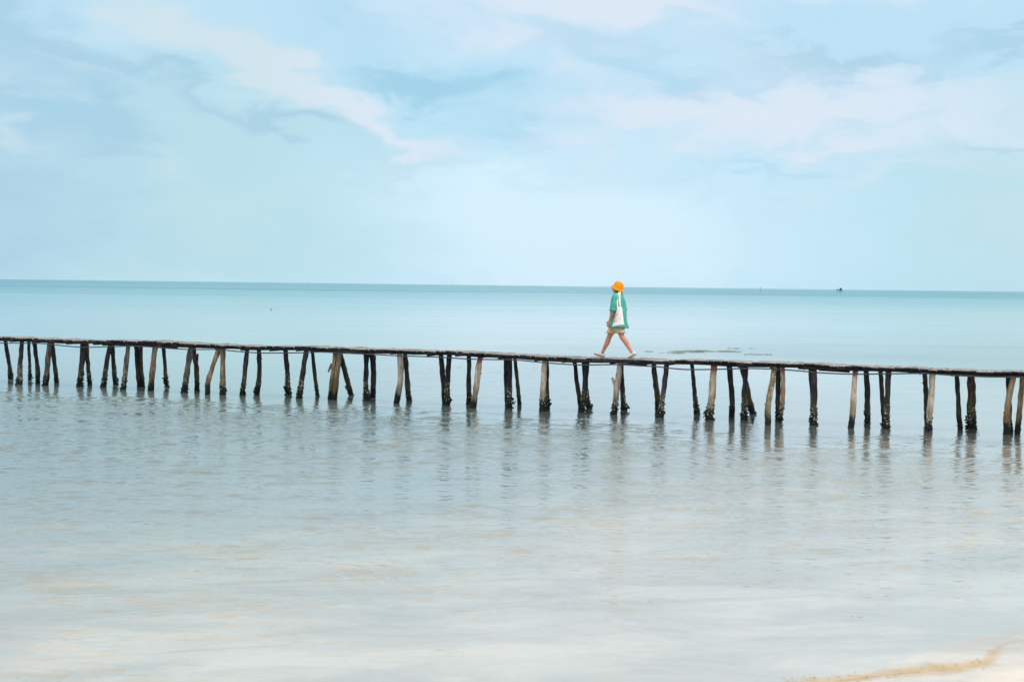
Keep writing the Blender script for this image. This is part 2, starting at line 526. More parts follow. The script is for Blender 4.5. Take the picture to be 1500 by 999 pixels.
# deck boards
mb = MB(); s = S_MIN; k = 0
while s < S_MAX:
    w = random.uniform(.10, .17); gap = random.uniform(.004, .012)
    c = s + w / 2
    z = deck_z(c); th = random.uniform(.024, .034)
    l0 = -random.uniform(.0, .07); l1 = WIDTH + random.uniform(-.03, .06)
    dz0, dz1 = random.gauss(0, .0045), random.gauss(0, .0045)
    yaw = random.gauss(0, .018)
    rows = []
    for i, q in enumerate(np.linspace(0, 1, 5)):
        o = l0 + (l1 - l0) * q; zz = z + dz0 * (1 - q) + dz1 * q + .006 * math.sin(q * 6.3 + k) - .012
        ds = yaw * (o - WIDTH / 2)
        ww = w / 2 * (1 + random.uniform(-.06, .04))
        rows.append([P(c - ww + ds, o, zz - th), P(c + ww + ds, o, zz - th), P(c + ww + ds, o, zz + random.uniform(-.003, .003)), P(c - ww + ds, o, zz + random.uniform(-.003, .003))])
    mb.loft(rows)
    s += w + gap; k += 1
pier_part(mb, 'deck', M['deck'], PIER0 + Z * 1.15, smooth=False)

# stringers: overlapping poles along both edges and one in the middle
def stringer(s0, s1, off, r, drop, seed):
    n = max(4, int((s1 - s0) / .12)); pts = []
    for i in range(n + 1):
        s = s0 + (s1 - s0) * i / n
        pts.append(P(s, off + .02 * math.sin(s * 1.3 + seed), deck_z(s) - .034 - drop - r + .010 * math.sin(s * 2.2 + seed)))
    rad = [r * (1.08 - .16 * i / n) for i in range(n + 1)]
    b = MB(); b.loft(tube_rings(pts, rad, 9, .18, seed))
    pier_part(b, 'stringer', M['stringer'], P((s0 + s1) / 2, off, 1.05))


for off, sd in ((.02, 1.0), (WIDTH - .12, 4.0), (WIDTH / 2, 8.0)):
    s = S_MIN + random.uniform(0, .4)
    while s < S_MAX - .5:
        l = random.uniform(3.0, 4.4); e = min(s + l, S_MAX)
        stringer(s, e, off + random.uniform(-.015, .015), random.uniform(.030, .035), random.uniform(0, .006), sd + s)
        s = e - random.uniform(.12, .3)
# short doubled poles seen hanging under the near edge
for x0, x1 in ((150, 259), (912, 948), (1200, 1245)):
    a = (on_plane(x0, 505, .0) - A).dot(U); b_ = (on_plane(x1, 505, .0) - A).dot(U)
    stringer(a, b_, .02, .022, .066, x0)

# posts: top pixel, bend pixel or None, foot pixel, width px, wood, crust amount, stub pixel
PILES = [
    ((7.5, 499), (12.5, 528), (16, 555.5), 5.5, 'dark', 1.0, None), ((33, 500), None, (28, 564), 7, 'dark', 1.2, None),
    ((42, 500), None, (44, 556.5), 4.5, 'dark', .6, None), ((49.5, 500), (54, 530), (55.5, 562), 6.2, 'dark', .3, None),
    ((74, 500), (69, 538), (66.5, 564.5), 8, 'greybrown', .7, None), ((76, 500), None, (83, 561), 6, 'dark', .4, None),
    ((122.5, 502), None, (117, 565.5), 8, 'plum', 1.1, None), ((127, 503), (129, 536), (132, 564), 6.2, 'brown', .5, None),
    ((162.5, 504), None, (151, 566.5), 6.8, 'plum', 1.0, None), ((164, 504), None, (169, 563.5), 6.2, 'dark', 1.0, None),
    ((189, 504), None, (180, 571), 7, 'greybrown', .9, None), ((199, 505), None, (204.5, 567), 7.2, 'dark', .3, None),
    ((206.5, 505), None, (209, 567), 5.6, 'brown', .3, None), ((228, 505), (224, 538), (221, 572), 8.4, 'tan', .2, None),
    ((238, 507), None, (245, 567), 5.4, 'dark', 1.1, None), ((280, 506), None, (269.5, 575), 8.2, 'greybrown', .8, None),
    ((282, 506), (287.5, 536), (288.5, 572.5), 7, 'brown', .4, (290, 518, 288.3, 531)), ((321, 508), (306.5, 554), (304, 578), 7.4, 'tan', .1, None),
    ((326.5, 508), None, (327, 578.5), 8.2, 'tan', .7, None), ((362.5, 509), None, (354.5, 578.5), 6.8, 'plum', .9, None),
    ((378.5, 509), (380, 543), (376, 578), 7.2, 'dark', .5, None), ((418, 511), None, (422.5, 578.5), 7.2, 'dark', 1.2, None),
    ((450, 511), None, (438, 583.5), 7.6, 'plum', .9, None), ((456.5, 512), None, (465, 580), 5.6, 'dark', .4, None),
    ((491.5, 511), None, (484, 585), 7, 'tan', .1, (481, 545, 486, 533)), ((498, 511), None, (490, 585.5), 7.6, 'tan', .1, None),
    ((497, 513), None, (514.5, 579), 7.4, 'dark', .5, None), ((536, 513), None, (536.5, 587), 7.4, 'dark', 1.0, None),
    ((543, 514), (546.5, 535), (546, 583), 8, 'dark', .5, (549.7, 521, 547.5, 533)), ((585, 515), (587.5, 547), (581, 590.5), 8.4, 'pale', .1, None),
    ((592.5, 516), None, (599.5, 587), 7.6, 'dark', .5, None), ((645.5, 518), None, (651.5, 590), 7.6, 'dark', .2, None),
    ((658.5, 518), None, (654, 593), 7.6, 'dark', 1.0, None), ((686.5, 519), None, (687, 592), 7, 'dark', .5, None),
    ((704.5, 521), None, (693, 597.5), 9, 'redtan', .1, None), ((740, 522), None, (743.5, 594), 7, 'dark', .1, None),
    ((747, 522), None, (746, 597.5), 8.2, 'plum', 1.0, None), ((754, 523), None, (761, 594), 5.6, 'brown', .2, None),
    ((798.5, 524), None, (794, 602.5), 8.4, 'pale', .8, None), ((801, 526), None, (801.5, 599), 6.6, 'dark', .5, None),
    ((840, 528), None, (851, 598), 6.6, 'dark', .3, None), ((861, 528), None, (853, 603), 8, 'dark', 1.0, None),
    ((854, 528), None, (862, 599), 6, 'dark', .6, None), ((908, 530), None, (899, 607), 8.6, 'pale', .9, (896.5, 553, 902, 566)),
    ((909.5, 531), None, (913.5, 601), 7, 'dark', .9, None), ((957.5, 532), None, (964, 602), 8, 'brown', .4, None),
    ((977.5, 532), None, (966.5, 611.5), 7.6, 'plum', 1.1, None), ((1012.5, 533), None, (1021, 606.5), 6.6, 'dark', .8, None),
    ((1046.5, 531), None, (1039, 615), 10.6, 'redtan', .9, None), ((1068, 533), (1071, 570), (1071.5, 611), 8, 'dark', .2, None),
    ((1086, 534), (1094, 568), (1102.5, 606), 8, 'brown', .6, None), ((1093, 534), None, (1089, 615), 8, 'plum', 1.0, None),
    ((1135, 537), (1125.5, 592), (1124.5, 622.5), 8.6, 'tan', .1, (1121, 591, 1125, 597)), ((1140, 538), None, (1139, 613), 7.2, 'dark', .4, None),
    ((1146.5, 537), (1146.5, 580), (1141.5, 618), 6.4, 'redtan', .9, None), ((1191.5, 538), None, (1192, 622.5), 10, 'plum', .9, None),
    ((1187.5, 540), None, (1192.5, 613), 7, 'dark', .1, None), ((1253.5, 540), None, (1246.5, 627), 8.2, 'redtan', .3, None),
    ((1269, 540), (1270, 577), (1270.5, 620), 8.2, 'dark', .5, None), ((1288.5, 541), None, (1296, 617), 7, 'dark', .1, None),
    ((1301.5, 541), None, (1298, 628), 8.6, 'dark', 1.0, None), ((1354.5, 545), None, (1358.5, 620), 7.4, 'dark', .1, None),
    ((1366.5, 544), None, (1360, 632), 9, 'pale', .9, None), ((1400.5, 547), None, (1406.5, 629), 7, 'dark', .3, None),
    ((1422.5, 547), None, (1423.5, 628.5), 12.5, 'brown', .9, None), ((1476, 550), None, (1480, 633), 7.4, 'dark', .2, None),
    ((1485, 549), (1475.5, 602), (1475, 636.5), 9.2, 'tan', .3, (1470.5, 603, 1475, 608)), ((1499, 550), None, (1490, 635), 8, 'tan', .1, None),
]


def rough_lump(mb, c, r, mi, n1=5, n2=3):
    rings = []
    q = Quaternion(Vector((random.gauss(0, 1), random.gauss(0, 1), random.gauss(0, 1))).normalized(), random.uniform(0, 6))
    sq = (random.uniform(.6, 1.2), random.uniform(.6, 1.2), random.uniform(.7, 1.5))
    for i in range(n2 + 1):
        th = math.pi * (i + .15) / (n2 + .3); ring = []
        for k in range(n1):
            ph = 6.283 * k / n1
            v = Vector((math.sin(th) * math.cos(ph) * sq[0], math.sin(th) * math.sin(ph) * sq[1], math.cos(th) * sq[2])) * r * random.uniform(.75, 1.2)
            ring.append(c + q @ v)
        rings.append(ring)
    mb.loft(rings, mi)


def make_pile(foot, bend, top, r, wood, crust, stub, seed):
    ctrl = [foot + (foot - (bend or top)) * (.62 / max(.3, ((bend or top).z - foot.z))), foot] + ([bend] if bend else []) + [top]
    pts = sample_curve(ctrl, .055)
    rad = []
    for i, p in enumerate(pts):
        u = (p.z + .6) / 1.7
        rr = r * (1.12 - .2 * u) * (1 + .10 * noise.noise(Vector((seed, p.z * 2.3, 0))) + .06 * noise.noise(Vector((seed + 9, p.z * 7, 0))))
        rad.append(rr)
    pts = [p + Vector((noise.noise(Vector((seed, p.z * 1.6, 3))), noise.noise(Vector((seed, p.z * 1.6, 7))), 0)) * .018 for p in pts]
    mb = MB(); mb.loft(tube_rings(pts, rad, 11, .30, seed))
    if stub:
        a, b = stub
        mb.loft(tube_rings([b, b.lerp(a, .6) + Vector((0, 0, .005)), a], [r * .62, r * .5, r * .36], 7, .3, seed))
    for k in range(random.choice((0, 1, 1, 2))):         # knots
        p = random.choice([q for q in pts if q.z > .25] or pts); an = random.uniform(0, 6.28)
        rough_lump(mb, p + Vector((math.cos(an), math.sin(an), 0)) * r * .85, r * .35, 0, 6, 4)
    o = pier_part(mb, 'post', M[wood], foot)
    if crust > 0:
        cb = MB()
        def axis(z):
            for i in range(len(pts) - 1):
                if pts[i].z <= z <= pts[i + 1].z:
                    t = (z - pts[i].z) / max(1e-5, pts[i + 1].z - pts[i].z); return pts[i].lerp(pts[i + 1], t)
            return foot
        hi = .20 + .16 * crust
        for k in range(int(20 + 80 * crust)):
            z = -.12 + (hi + .12) * random.random() ** 1.5
            p = axis(z); an = random.uniform(0, 6.28)
            f = max(0, 1 - z / hi)
            rr = random.uniform(.011, .024) * (.65 + .85 * f * min(1, crust))
            rough_lump(cb, p + Vector((math.cos(an), math.sin(an), 0)) * (r * random.uniform(.9, 1.08 + .25 * f * crust)), rr, 0)
        # one hanging cluster of oysters
        if crust >= .5:
            an = random.uniform(0, 6.28); z0 = random.uniform(.05, .18)
            for k in range(int(14 * crust)):
                p = axis(z0 + random.gauss(0, .04))
                rough_lump(cb, p + Vector((math.cos(an), math.sin(an), 0)) * (r + random.uniform(0, .04)) + Vector((random.gauss(0, .015), random.gauss(0, .015), 0)), random.uniform(.014, .026), 0)
        for k in range(int(52 * max(0, crust - .4))):
            z = random.uniform(.10, .22 + .27 * crust)
            p = axis(z); an = random.uniform(3.4, 6.0)
            rough_lump(cb, p + Vector((math.cos(an), math.sin(an), 0)) * (r * 1.05), random.uniform(.007, .016), 1, 5, 2)
        L = Vector(foot)
        oc = mesh_obj('oyster_crust', [v - L for v in cb.v], cb.f, [M['crust'], M['shell']], o, (0, 0, 0), False, cb.m)
        oc['kind'] = 'stuff'
    return o


def mid_off(p): return (p - A).dot(N)


bents = []
for i, (tp, bp, fp, wpx, wood, crust, stub) in enumerate(PILES):
    foot = at_z(*fp, 0.0)
    off_f = mid_off(foot)
    off_t = .10 if off_f < .45 else WIDTH - .15
    off_t = .6 * off_t + .4 * min(max(off_f, .08), WIDTH - .1)
    top = on_plane(tp[0], tp[1], off_t)
    s_t = (top - A).dot(U); top.z = deck_z(s_t) - .05
    bend = None
    if bp:
        fr = (fp[1] - bp[1]) / (fp[1] - tp[1]); bend = on_plane(bp[0], bp[1], off_f + (off_t - off_f) * fr)
    dist = (foot - CAMPOS).dot(f0); r = wpx / 2 * dist / F
    st = None
    if stub:
        st = (on_plane(stub[0], stub[1], (off_f + off_t) / 2 - .02), on_plane(stub[2], stub[3], (off_f + off_t) / 2))
    make_pile(foot, bend, top, r, wood, crust, st, i * 3.7)
    bents.append(s_t)
# a few more posts carry the ends of the walkway beyond the frame
for s in (PS[0] - 1.3, PS[0] - 3.1, PS[0] - 5.2, PS[-1] + 1.0, PS[-1] + 3.0, PS[-1] + 5.1):
    for o_, sg in ((.12, 1), (WIDTH - .12, -1)):
        ft = P(s + sg * .15, o_ + random.uniform(-.2, .2), 0); tpv = P(s, o_, deck_z(s) - .05)
        make_pile(ft, None, tpv, random.uniform(.045, .06), random.choice(('dark', 'brown', 'plum', 'tan')), random.choice((.3, .8)), None, s * 2.1)
    bents.append(s)
# caps across the posts
bents.sort(); last = -99
for s in bents:
    if s - last < .45: continue
    last = s
    z = deck_z(s) - .095
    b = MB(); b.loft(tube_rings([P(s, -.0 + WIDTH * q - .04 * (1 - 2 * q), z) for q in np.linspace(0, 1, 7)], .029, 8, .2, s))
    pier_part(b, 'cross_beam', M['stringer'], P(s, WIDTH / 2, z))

# service cable that sags below the deck, tied up at the posts
cab_px = [(-60, 500), (0, 501.5), (55, 502), (75, 503.5), (117, 507.5), (160, 507), (200, 506), (258, 510), (285, 511), (318, 511), (345, 513.5), (380, 516), (420, 516), (450, 515.5),
          (470, 514.5), (500, 516.2), (545, 518), (580, 520), (640, 522), (690, 525), (744, 526), (765, 527), (800, 530.5), (850, 533.5), (905, 533), (940, 535), (962, 536), (1000, 540), (1050, 540),
          (1088, 538.8), (1130, 539.5), (1180, 543), (1200, 545), (1250, 547), (1300, 546.5), (1350, 546), (1372, 547), (1400, 549), (1450, 551), (1478, 551), (1500, 552), (1560, 556)]
cpts = sample_curve([on_plane(x, y + 1.0, -.03) for k, (x, y) in enumerate(cab_px)], .15)
b = MB(); b.loft(tube_rings(cpts, .013, 6))
cb = b.build('cable', M['cable'], None, cpts[0])
tag(cb, 'thin grey cable sagging in loops just under the pier deck', 'cable')
# ------------------------------------------------------------------ person
pc = on_plane(903, 523, WIDTH * .48); s_p = (pc - A).dot(U)
PX = P(s_p, WIDTH * .48, deck_z(s_p) - .010)
ROTZ = math.atan2(-U.y, -U.x)
person = thing('person', 'person in orange bucket hat, loose green shirt and tan shorts walking left along the pier', 'person', PX, ROTZ)

M['skin'] = simple('warm_tan_skin', (.60, .275, .165), .55, .10, 9, .35, .001)  # warm tan skin tone
M['hair'] = simple('black_hair', (.012, .010, .010), .5, .3, 60, .4, .003)
M['shirt'] = simple('green_cotton', (.085, .41, .335), .85, .18, 7, .2, .006)
M['shorts'] = simple('tan_cotton', (.66, .48, .28), .85, .15, 12, .2, .004)
M['hat'] = simple('orange_cotton', (.88, .315, .014), .85, .10, 10, .2, .003)
M['shoe'] = simple('cream_canvas', (.78, .74, .68), .7, .06, 18, .3, .002)
M['sole'] = simple('grey_rubber', (.36, .33, .29), .7, .15, 30, .3, .002)
M['canvas'] = simple('white_canvas', (.85, .82, .78), .85, .06, 9, .2, .006)
M['pink'] = simple('pink_print', (.78, .30, .34), .8, .12, 40, .2, .001)
M['eye'] = simple('dark_eye', (.03, .02, .018), .2, .1, 10, .5, .0)
M['lip'] = simple('lips', (.45, .14, .12), .5, .1, 20, .4, .0)


def V3(a, b, c): return Vector((a, b, c))


def ell_ring(c, ha, hb, n=20, fold=0.0, seed=0.0, tilt=0.0):
    out = []
    for k in range(n):
        an = 2 * math.pi * k / n
        f = 1 + fold * math.sin(an * 5 + seed) + fold * .6 * math.sin(an * 9 + 2 * seed + c.z * 7)
        x = ha * math.cos(an) * f; y = hb * math.sin(an) * f
        out.append(c + V3(x, y, -x * math.tan(tilt)))
    return out


def limb(mb, pts, rad, n=14, mi=0, step=.03):
    """tapered limb: smooth curve through PTS with radii RAD at them"""
    path, rr = [], []
    for i in range(len(pts) - 1):
        k = max(2, int((pts[i + 1] - pts[i]).length / step))
        for j in range(k):
            t = j / k; tt = t * t * (3 - 2 * t)
            path.append(pts[i].lerp(pts[i + 1], t)); rr.append(rad[i] + (rad[i + 1] - rad[i]) * tt)
    path.append(pts[-1]); rr.append(rad[-1])
    mb.loft(tube_rings(path, rr, n), mi)


# joints
L_hip, L_knee, L_ank = V3(-.02, .085, .79), V3(-.155, .09, .445), V3(-.372, .085, .135)
R_hip, R_knee, R_ank = V3(.02, -.085, .79), V3(.205, -.085, .435), V3(.350, -.08, .095)
L_sh, L_el, L_wr = V3(-.02, .165, 1.305), V3(.005, .225, 1.03), V3(.085, .225, .80)
R_sh, R_el, R_wr = V3(-.02, -.165, 1.305), V3(-.07, -.205, 1.03), V3(.02, -.215, .80)

bm_ = MB()
bm_.loft([ell_ring(V3(c, 0, z), a, b, 22) for z, c, a, b in ((.74, 0, .06, .09), (.78, 0, .095, .145), (.84, 0, .105, .16), (.92, 0, .095, .148), (1.0, 0, .085, .125),
          (1.1, 0, .088, .128), (1.2, -.005, .095, .14), (1.28, -.01, .088, .155), (1.33, -.012, .07, .13), (1.365, -.008, .05, .07))])
limb(bm_, [V3(-.008, 0, 1.33), V3(.012, 0, 1.44)], [.056, .050])
for hip, kn, an in ((L_hip, L_knee, L_ank), (R_hip, R_knee, R_ank)):
    d1 = (kn - hip); d2 = (an - kn)
    back = V3(-d2.z, 0, d2.x).normalized() * -1
    if back.x > 0: back = -back
    limb(bm_, [hip + V3(0, 0, .02), hip.lerp(kn, .35), hip.lerp(kn, .75), kn, kn.lerp(an, .3) + back * .012, kn.lerp(an, .62) + back * .004, kn.lerp(an, .88), an], [.088, .083, .064, .055, .056, .043, .033, .034])


def foot_frame(ank, pitch):
    fx = V3(math.cos(pitch), 0, math.sin(pitch)); fz = V3(-math.sin(pitch), 0, math.cos(pitch))
    return fx, V3(0, 1, 0), fz


LP, RP = R(-27), R(16)                       # rear heel lifted, front toe lifted
for an, pt in ((L_ank, LP), (R_ank, RP)):
    fx, fy, fz = foot_frame(an, pt)
    limb(bm_, [an + fz * .01, an - fz * .045 - fx * .02, an - fz * .05 + fx * .07, an - fz * .06 + fx * .15], [.034, .034, .032, .022])


def arm_hand(sh, el, wr, fwd, side):
    limb(bm_, [sh, sh.lerp(el, .45), el, el.lerp(wr, .3), wr], [.048, .042, .034, .037, .024])
    dn = (wr - el).normalized(); dn = (dn + V3(-.03, 0, -.25)).normalized()
    out = V3(0, side, 0); ax = dn.cross(out).normalized()     # across the palm, front to back
    if ax.x < 0: ax = -ax
    rings = []
    for q, w, th in ((0, .022, .017), (.025, .030, .016), (.055, .037, .0145), (.085, .038, .012), (.095, .034, .010)):
        c = wr + dn * q
        rings.append([c + ax * w * math.cos(2 * math.pi * k / 14) + out * th * math.sin(2 * math.pi * k / 14) for k in range(14)])
    bm_.loft(rings)
    curl = -out
    for k, (o, l) in enumerate(((.028, .066), (.0095, .076), (-.0095, .070), (-.027, .054))):
        b0 = wr + dn * .078 + ax * o
        b1 = wr + dn * .092 + ax * o * 1.12
        b2 = b1 + (dn * .95 + curl * .25 - ax * .05).normalized() * l * .48
        b3 = b2 + (dn * .75 + curl * .65 - ax * .10).normalized() * l * .30
        b4 = b3 + (dn * .45 + curl * .9 - ax * .12).normalized() * l * .24
        limb(bm_, [b0, b1, b2, b3, b4], [.0095, .0092, .0086, .0078, .0062], 8, 0, .012)
    t0 = wr + dn * .022 + ax * .020; t1 = t0 + (dn * .6 + ax * .75 + curl * .2).normalized() * .036
    t2 = t1 + (dn * .9 + ax * .25 + curl * .25).normalized() * .028; t3 = t2 + (dn * .95 + curl * .3).normalized() * .022
    limb(bm_, [t0, t1, t2, t3], [.014, .0115, .010, .0075], 8, 0, .012)


arm_hand(L_sh, L_el, L_wr, None, 1)
arm_hand(R_sh, R_el, R_wr, None, -1)

HC = V3(.012, 0, 1.487); HQ = Quaternion((0, 0, 1), R(-8)) @ Quaternion((0, 1, 0), R(4))


def head_pt(th, ph, grow=1.0):
    x, y, z = math.sin(th) * math.cos(ph), math.sin(th) * math.sin(ph), math.cos(th)
    p = V3(x * .096, y * .074, z * .112)
    if z < 0:                                # jaw narrows, chin comes forward
        k = -z; p.y *= 1 - .30 * k; p.x *= (1 - .12 * k) if x < 0 else 1; p.x += .014 * k * (1 if x > -.3 else 0)
    if x > 0.3:
        g = lambda cy, cz, sy, sz: math.exp(-((y - cy) / sy) ** 2 - ((z - cz) / sz) ** 2)
        p.x += .024 * g(0, -.22, .13, .14) + .012 * g(0, -.02, .10, .2)          # nose
        p.x -= .010 * (g(.36, .05, .2, .12) + g(-.36, .05, .2, .12))              # eye sockets
        p.x += .007 * g(0, -.52, .26, .07) + .006 * g(0, -.64, .24, .06)          # lips
        p.x += .010 * g(0, -.88, .28, .14)                                       # chin
        p.x += .006 * g(0, .22, .6, .10)                                         # brow
    return HC + HQ @ (p * grow)


rings = []
for i in range(1, 32):
    th = math.pi * i / 32
    rings.append([head_pt(th, 2 * math.pi * k / 36) for k in range(36)])
bm_.loft(rings)
for sgn in (1, -1):                          # ears
    er = []
    for q, rr in ((-.012, .3), (-.004, .95), (.004, 1.0), (.010, .6)):
        er.append([HC + HQ @ V3(-.008 + .018 * rr * math.cos(a) - .004, sgn * (.070 + q), -.012 + .031 * rr * math.sin(a)) for a in np.linspace(0, 2 * math.pi, 12, endpoint=False)])
    bm_.loft(er)


def remeshed(mbx, voxel, smooth_it):
    me = bpy.data.meshes.new('tmp'); me.from_pydata([tuple(v) for v in mbx.v], [], mbx.f)
    b = bmesh.new(); b.from_mesh(me); bmesh.ops.recalc_face_normals(b, faces=b.faces[:]); b.to_mesh(me); b.free()
    o = bpy.data.objects.new('tmp', me); COL.objects.link(o)
    mo = o.modifiers.new('r', 'REMESH'); mo.mode = 'VOXEL'; mo.voxel_size = voxel
    sm = o.modifiers.new('s', 'SMOOTH'); sm.factor = .5; sm.iterations = smooth_it
    dg = bpy.context.evaluated_depsgraph_get(); dg.update()
    out = bpy.data.meshes.new_from_object(o.evaluated_get(dg))
    bpy.data.objects.remove(o)
    return out


me = remeshed(bm_, .0045, 4); me.name = 'body'
me.materials.clear(); me.materials.append(M['skin'])
me.polygons.foreach_set('use_smooth', [True] * len(me.polygons))
link(bpy.data.objects.new('body', me), person)

for sgn in (1, -1):
    b = MB(); c = HC + HQ @ V3(.079, sgn * .030, .006)
    b.loft([[c + V3(.010 * math.cos(t_), .013 * math.sin(t_) * math.cos(k), .008 * math.sin(t_) * math.sin(k)) for k in np.linspace(0, 6.283, 8, endpoint=False)] for t_ in (.15, .7, 1.3, 1.9, 2.6)])
    b.build('eye', M['eye'], person)
    b = MB(); b.loft([[HC + HQ @ (V3(.094, sgn * (.012 + .034 * q), .026 + .006 * math.sin(q * 3)) + V3(.003 * math.cos(k) - .010 * q * q, 0, .0035 * math.sin(k))) for k in np.linspace(0, 6.283, 6, endpoint=False)] for q in np.linspace(0, 1, 5)])
    b.build('eyebrow', M['hair'], person)
b = MB(); b.loft([[HC + HQ @ V3(.0985 - .016 * q * q + .004 * math.cos(k), .022 * q, -.064 + .007 * (1.05 - q * q) * math.sin(k)) for k in np.linspace(0, 6.283, 8, endpoint=False)] for q in np.linspace(-1, 1, 7)])
b.build('mouth', M['lip'], person)

# hair: cap under the hat, bob cut at the nape
b = MB(); rings = []
for i, z in enumerate(np.linspace(1.59, 1.380, 16)):
    q = (z - 1.487) / .118
    w = math.sqrt(max(.05, 1 - q * q)) if q > 0 else 1 - .10 * q * q
    front = .080 * w if z > 1.545 else .030 - .02 * max(0, 1.50 - z) / .1
    ring = []
    for k in range(32):
        an = 2 * math.pi * k / 32
        x = -.006 + (-.098 * w if math.cos(an) < 0 else front) * abs(math.cos(an)) ** .8
        y = .089 * w * math.copysign(abs(math.sin(an)) ** .8, math.sin(an))
        st = 1 + .025 * math.sin(an * 13 + i * .4)
        ring.append(HC + HQ @ (V3(x * st, y * st, z - 1.487 + .010 * math.sin(an * 6) * (z < 1.40))))
    rings.append(ring)
b.loft(rings); b.build('hair', M['hair'], person)

# bucket hat, pushed back
b = MB(); HT = Quaternion((0, 1, 0), R(-25)); HO = V3(.006, 0, 1.462)
prof_o = [(.0, .172), (.035, .170), (.066, .160), (.088, .141), (.101, .108), (.108, .062), (.113, .045), (.130, .022), (.148, .000)]
prof_i = [(.144, -.003), (.126, .017), (.108, .040), (.103, .060), (.098, .104), (.088, .130), (.04, .150), (0, .150)]
rings = []
for j, (r_, z_) in enumerate(prof_o + prof_i):
    ring = []
    for k in range(36):
        an = 2 * math.pi * k / 36
        brim = max(0, (r_ - .105) / .043)
        rr = max(r_, .002) * (1 + .018 * math.sin(an * 4 + 1) * brim + .012 * math.sin(an * 7 + j))
        zz = z_ - .026 * brim * (0.5 - .5 * math.cos(an)) + .010 * brim * math.sin(an * 3 + .6)
        ring.append(HO + HT @ V3(rr * math.cos(an), rr * math.sin(an) * .93, zz))
    rings.append(ring)
b.loft(rings); hat = b.build('bucket_hat', M['hat'], person)
b = MB(); b.loft([[HO + HT @ V3(r_ * math.cos(k), r_ * .93 * math.sin(k), z_) for k in np.linspace(0, 6.283, 36, endpoint=False)] for r_, z_ in ((.1085, .058), (.1105, .060), (.1095, .074), (.1075, .075))])
b.build('hat_band', M['hat'], hat)

# loose shirt
SH = [(.648, -.030, .205, .230), (.67, -.030, .205, .232), (.72, -.028, .198, .232), (.82, -.020, .176, .226), (.94, -.018, .168, .220), (1.06, -.016, .160, .214), (1.16, -.014, .152, .208),
      (1.24, -.012, .138, .202), (1.295, -.010, .118, .190), (1.335, -.008, .094, .158), (1.362, -.004, .078, .108), (1.382, .002, .070, .076), (1.392, .004, .062, .066)]


def shirt_at(z):
    zs = [q[0] for q in SH]
    return [float(np.interp(z, zs, [q[i] for q in SH])) for i in (1, 2, 3)]


b = MB(); rings = []
rings.append(ell_ring(V3(-.02, 0, .69), .18, .21, 48))
rings.append(ell_ring(V3(-.028, 0, .652), .196, .222, 48, .03, 1.0))
for z in list(np.linspace(.648, 1.30, 26)) + [1.32, 1.335, 1.35, 1.362, 1.375, 1.385, 1.392]:
    c, ha, hb = shirt_at(z)
    fo = .085 * max(0, min(1, (1.25 - z) / .5)) + .006
    rings.append(ell_ring(V3(c, 0, z + (.012 if z < .63 else 0) * 0), ha, hb, 48, fo, 1.0 + z * 1.7, R(-3) if z < 1.2 else 0))
b.loft(rings)
for sh, el, sg in ((L_sh, L_el, 1), (R_sh, R_el, -1)):
    e = sh.lerp(el, 1.0) + V3(.0, sg * .028, -.03)
    path = [V3(-.012, sg * .10, 1.325), sh + V3(0, sg * .012, .012), sh.lerp(e, .35) + V3(0, sg * .014, 0), sh.lerp(e, .7) + V3(0, sg * .008, 0), e]
    rad = [.052, .060, .066, .071, .075]
    pth = sample_curve(path, .03); rings = []
    cum = np.linspace(0, len(path) - 1, len(pth))
    rr = [float(np.interp(c, range(len(path)), rad)) * (1 + .05 * math.sin(i * 1.1)) for i, c in enumerate(cum)]
    rg = tube_rings(pth, rr, 26, .14, 3.0 + sg)
    inner = [[pth[-1] + (v - pth[-1]) * .93 for v in rg[-1]], [pth[-3] + (v - pth[-3]) * .8 for v in rg[-3]]]
    b.loft(rg + inner)
b.build('shirt', M['shirt'], person)

# shorts
b = MB()
b.loft([ell_ring(V3(0, 0, z), a, w, 28, .01) for z, a, w in ((.70, .10, .15), (.74, .128, .178), (.84, .128, .18), (.92, .115, .165), (.96, .105, .15))])
for sg, cs in ((1, ((.80, -.01, .07, .10, .078), (.72, -.035, .07, .125, .094), (.64, -.07, .078, .122, .100), (.57, -.10, .085, .112, .100), (.538, -.115, .088, .110, .100))),
               (-1, ((.80, .01, -.07, .10, .078), (.72, .03, -.07, .130, .094), (.64, .075, -.078, .135, .102), (.56, .125, -.085, .128, .106), (.522, .145, -.088, .128, .108)))):
    rr = [ell_ring(V3(a, o_, z), ha, hb, 30, .018, 2.0 + sg) for z, a, o_, ha, hb in cs]
    z, a, o_, ha, hb = cs[-1]
    rr.append(ell_ring(V3(a, o_, z + .002), ha * .93, hb * .93, 30, .018, 2.0 + sg)); rr.append(ell_ring(V3(a * .75, o_, z + .07), ha * .8, hb * .85, 30))
    b.loft(rr)
b.build('shorts', M['shorts'], person)

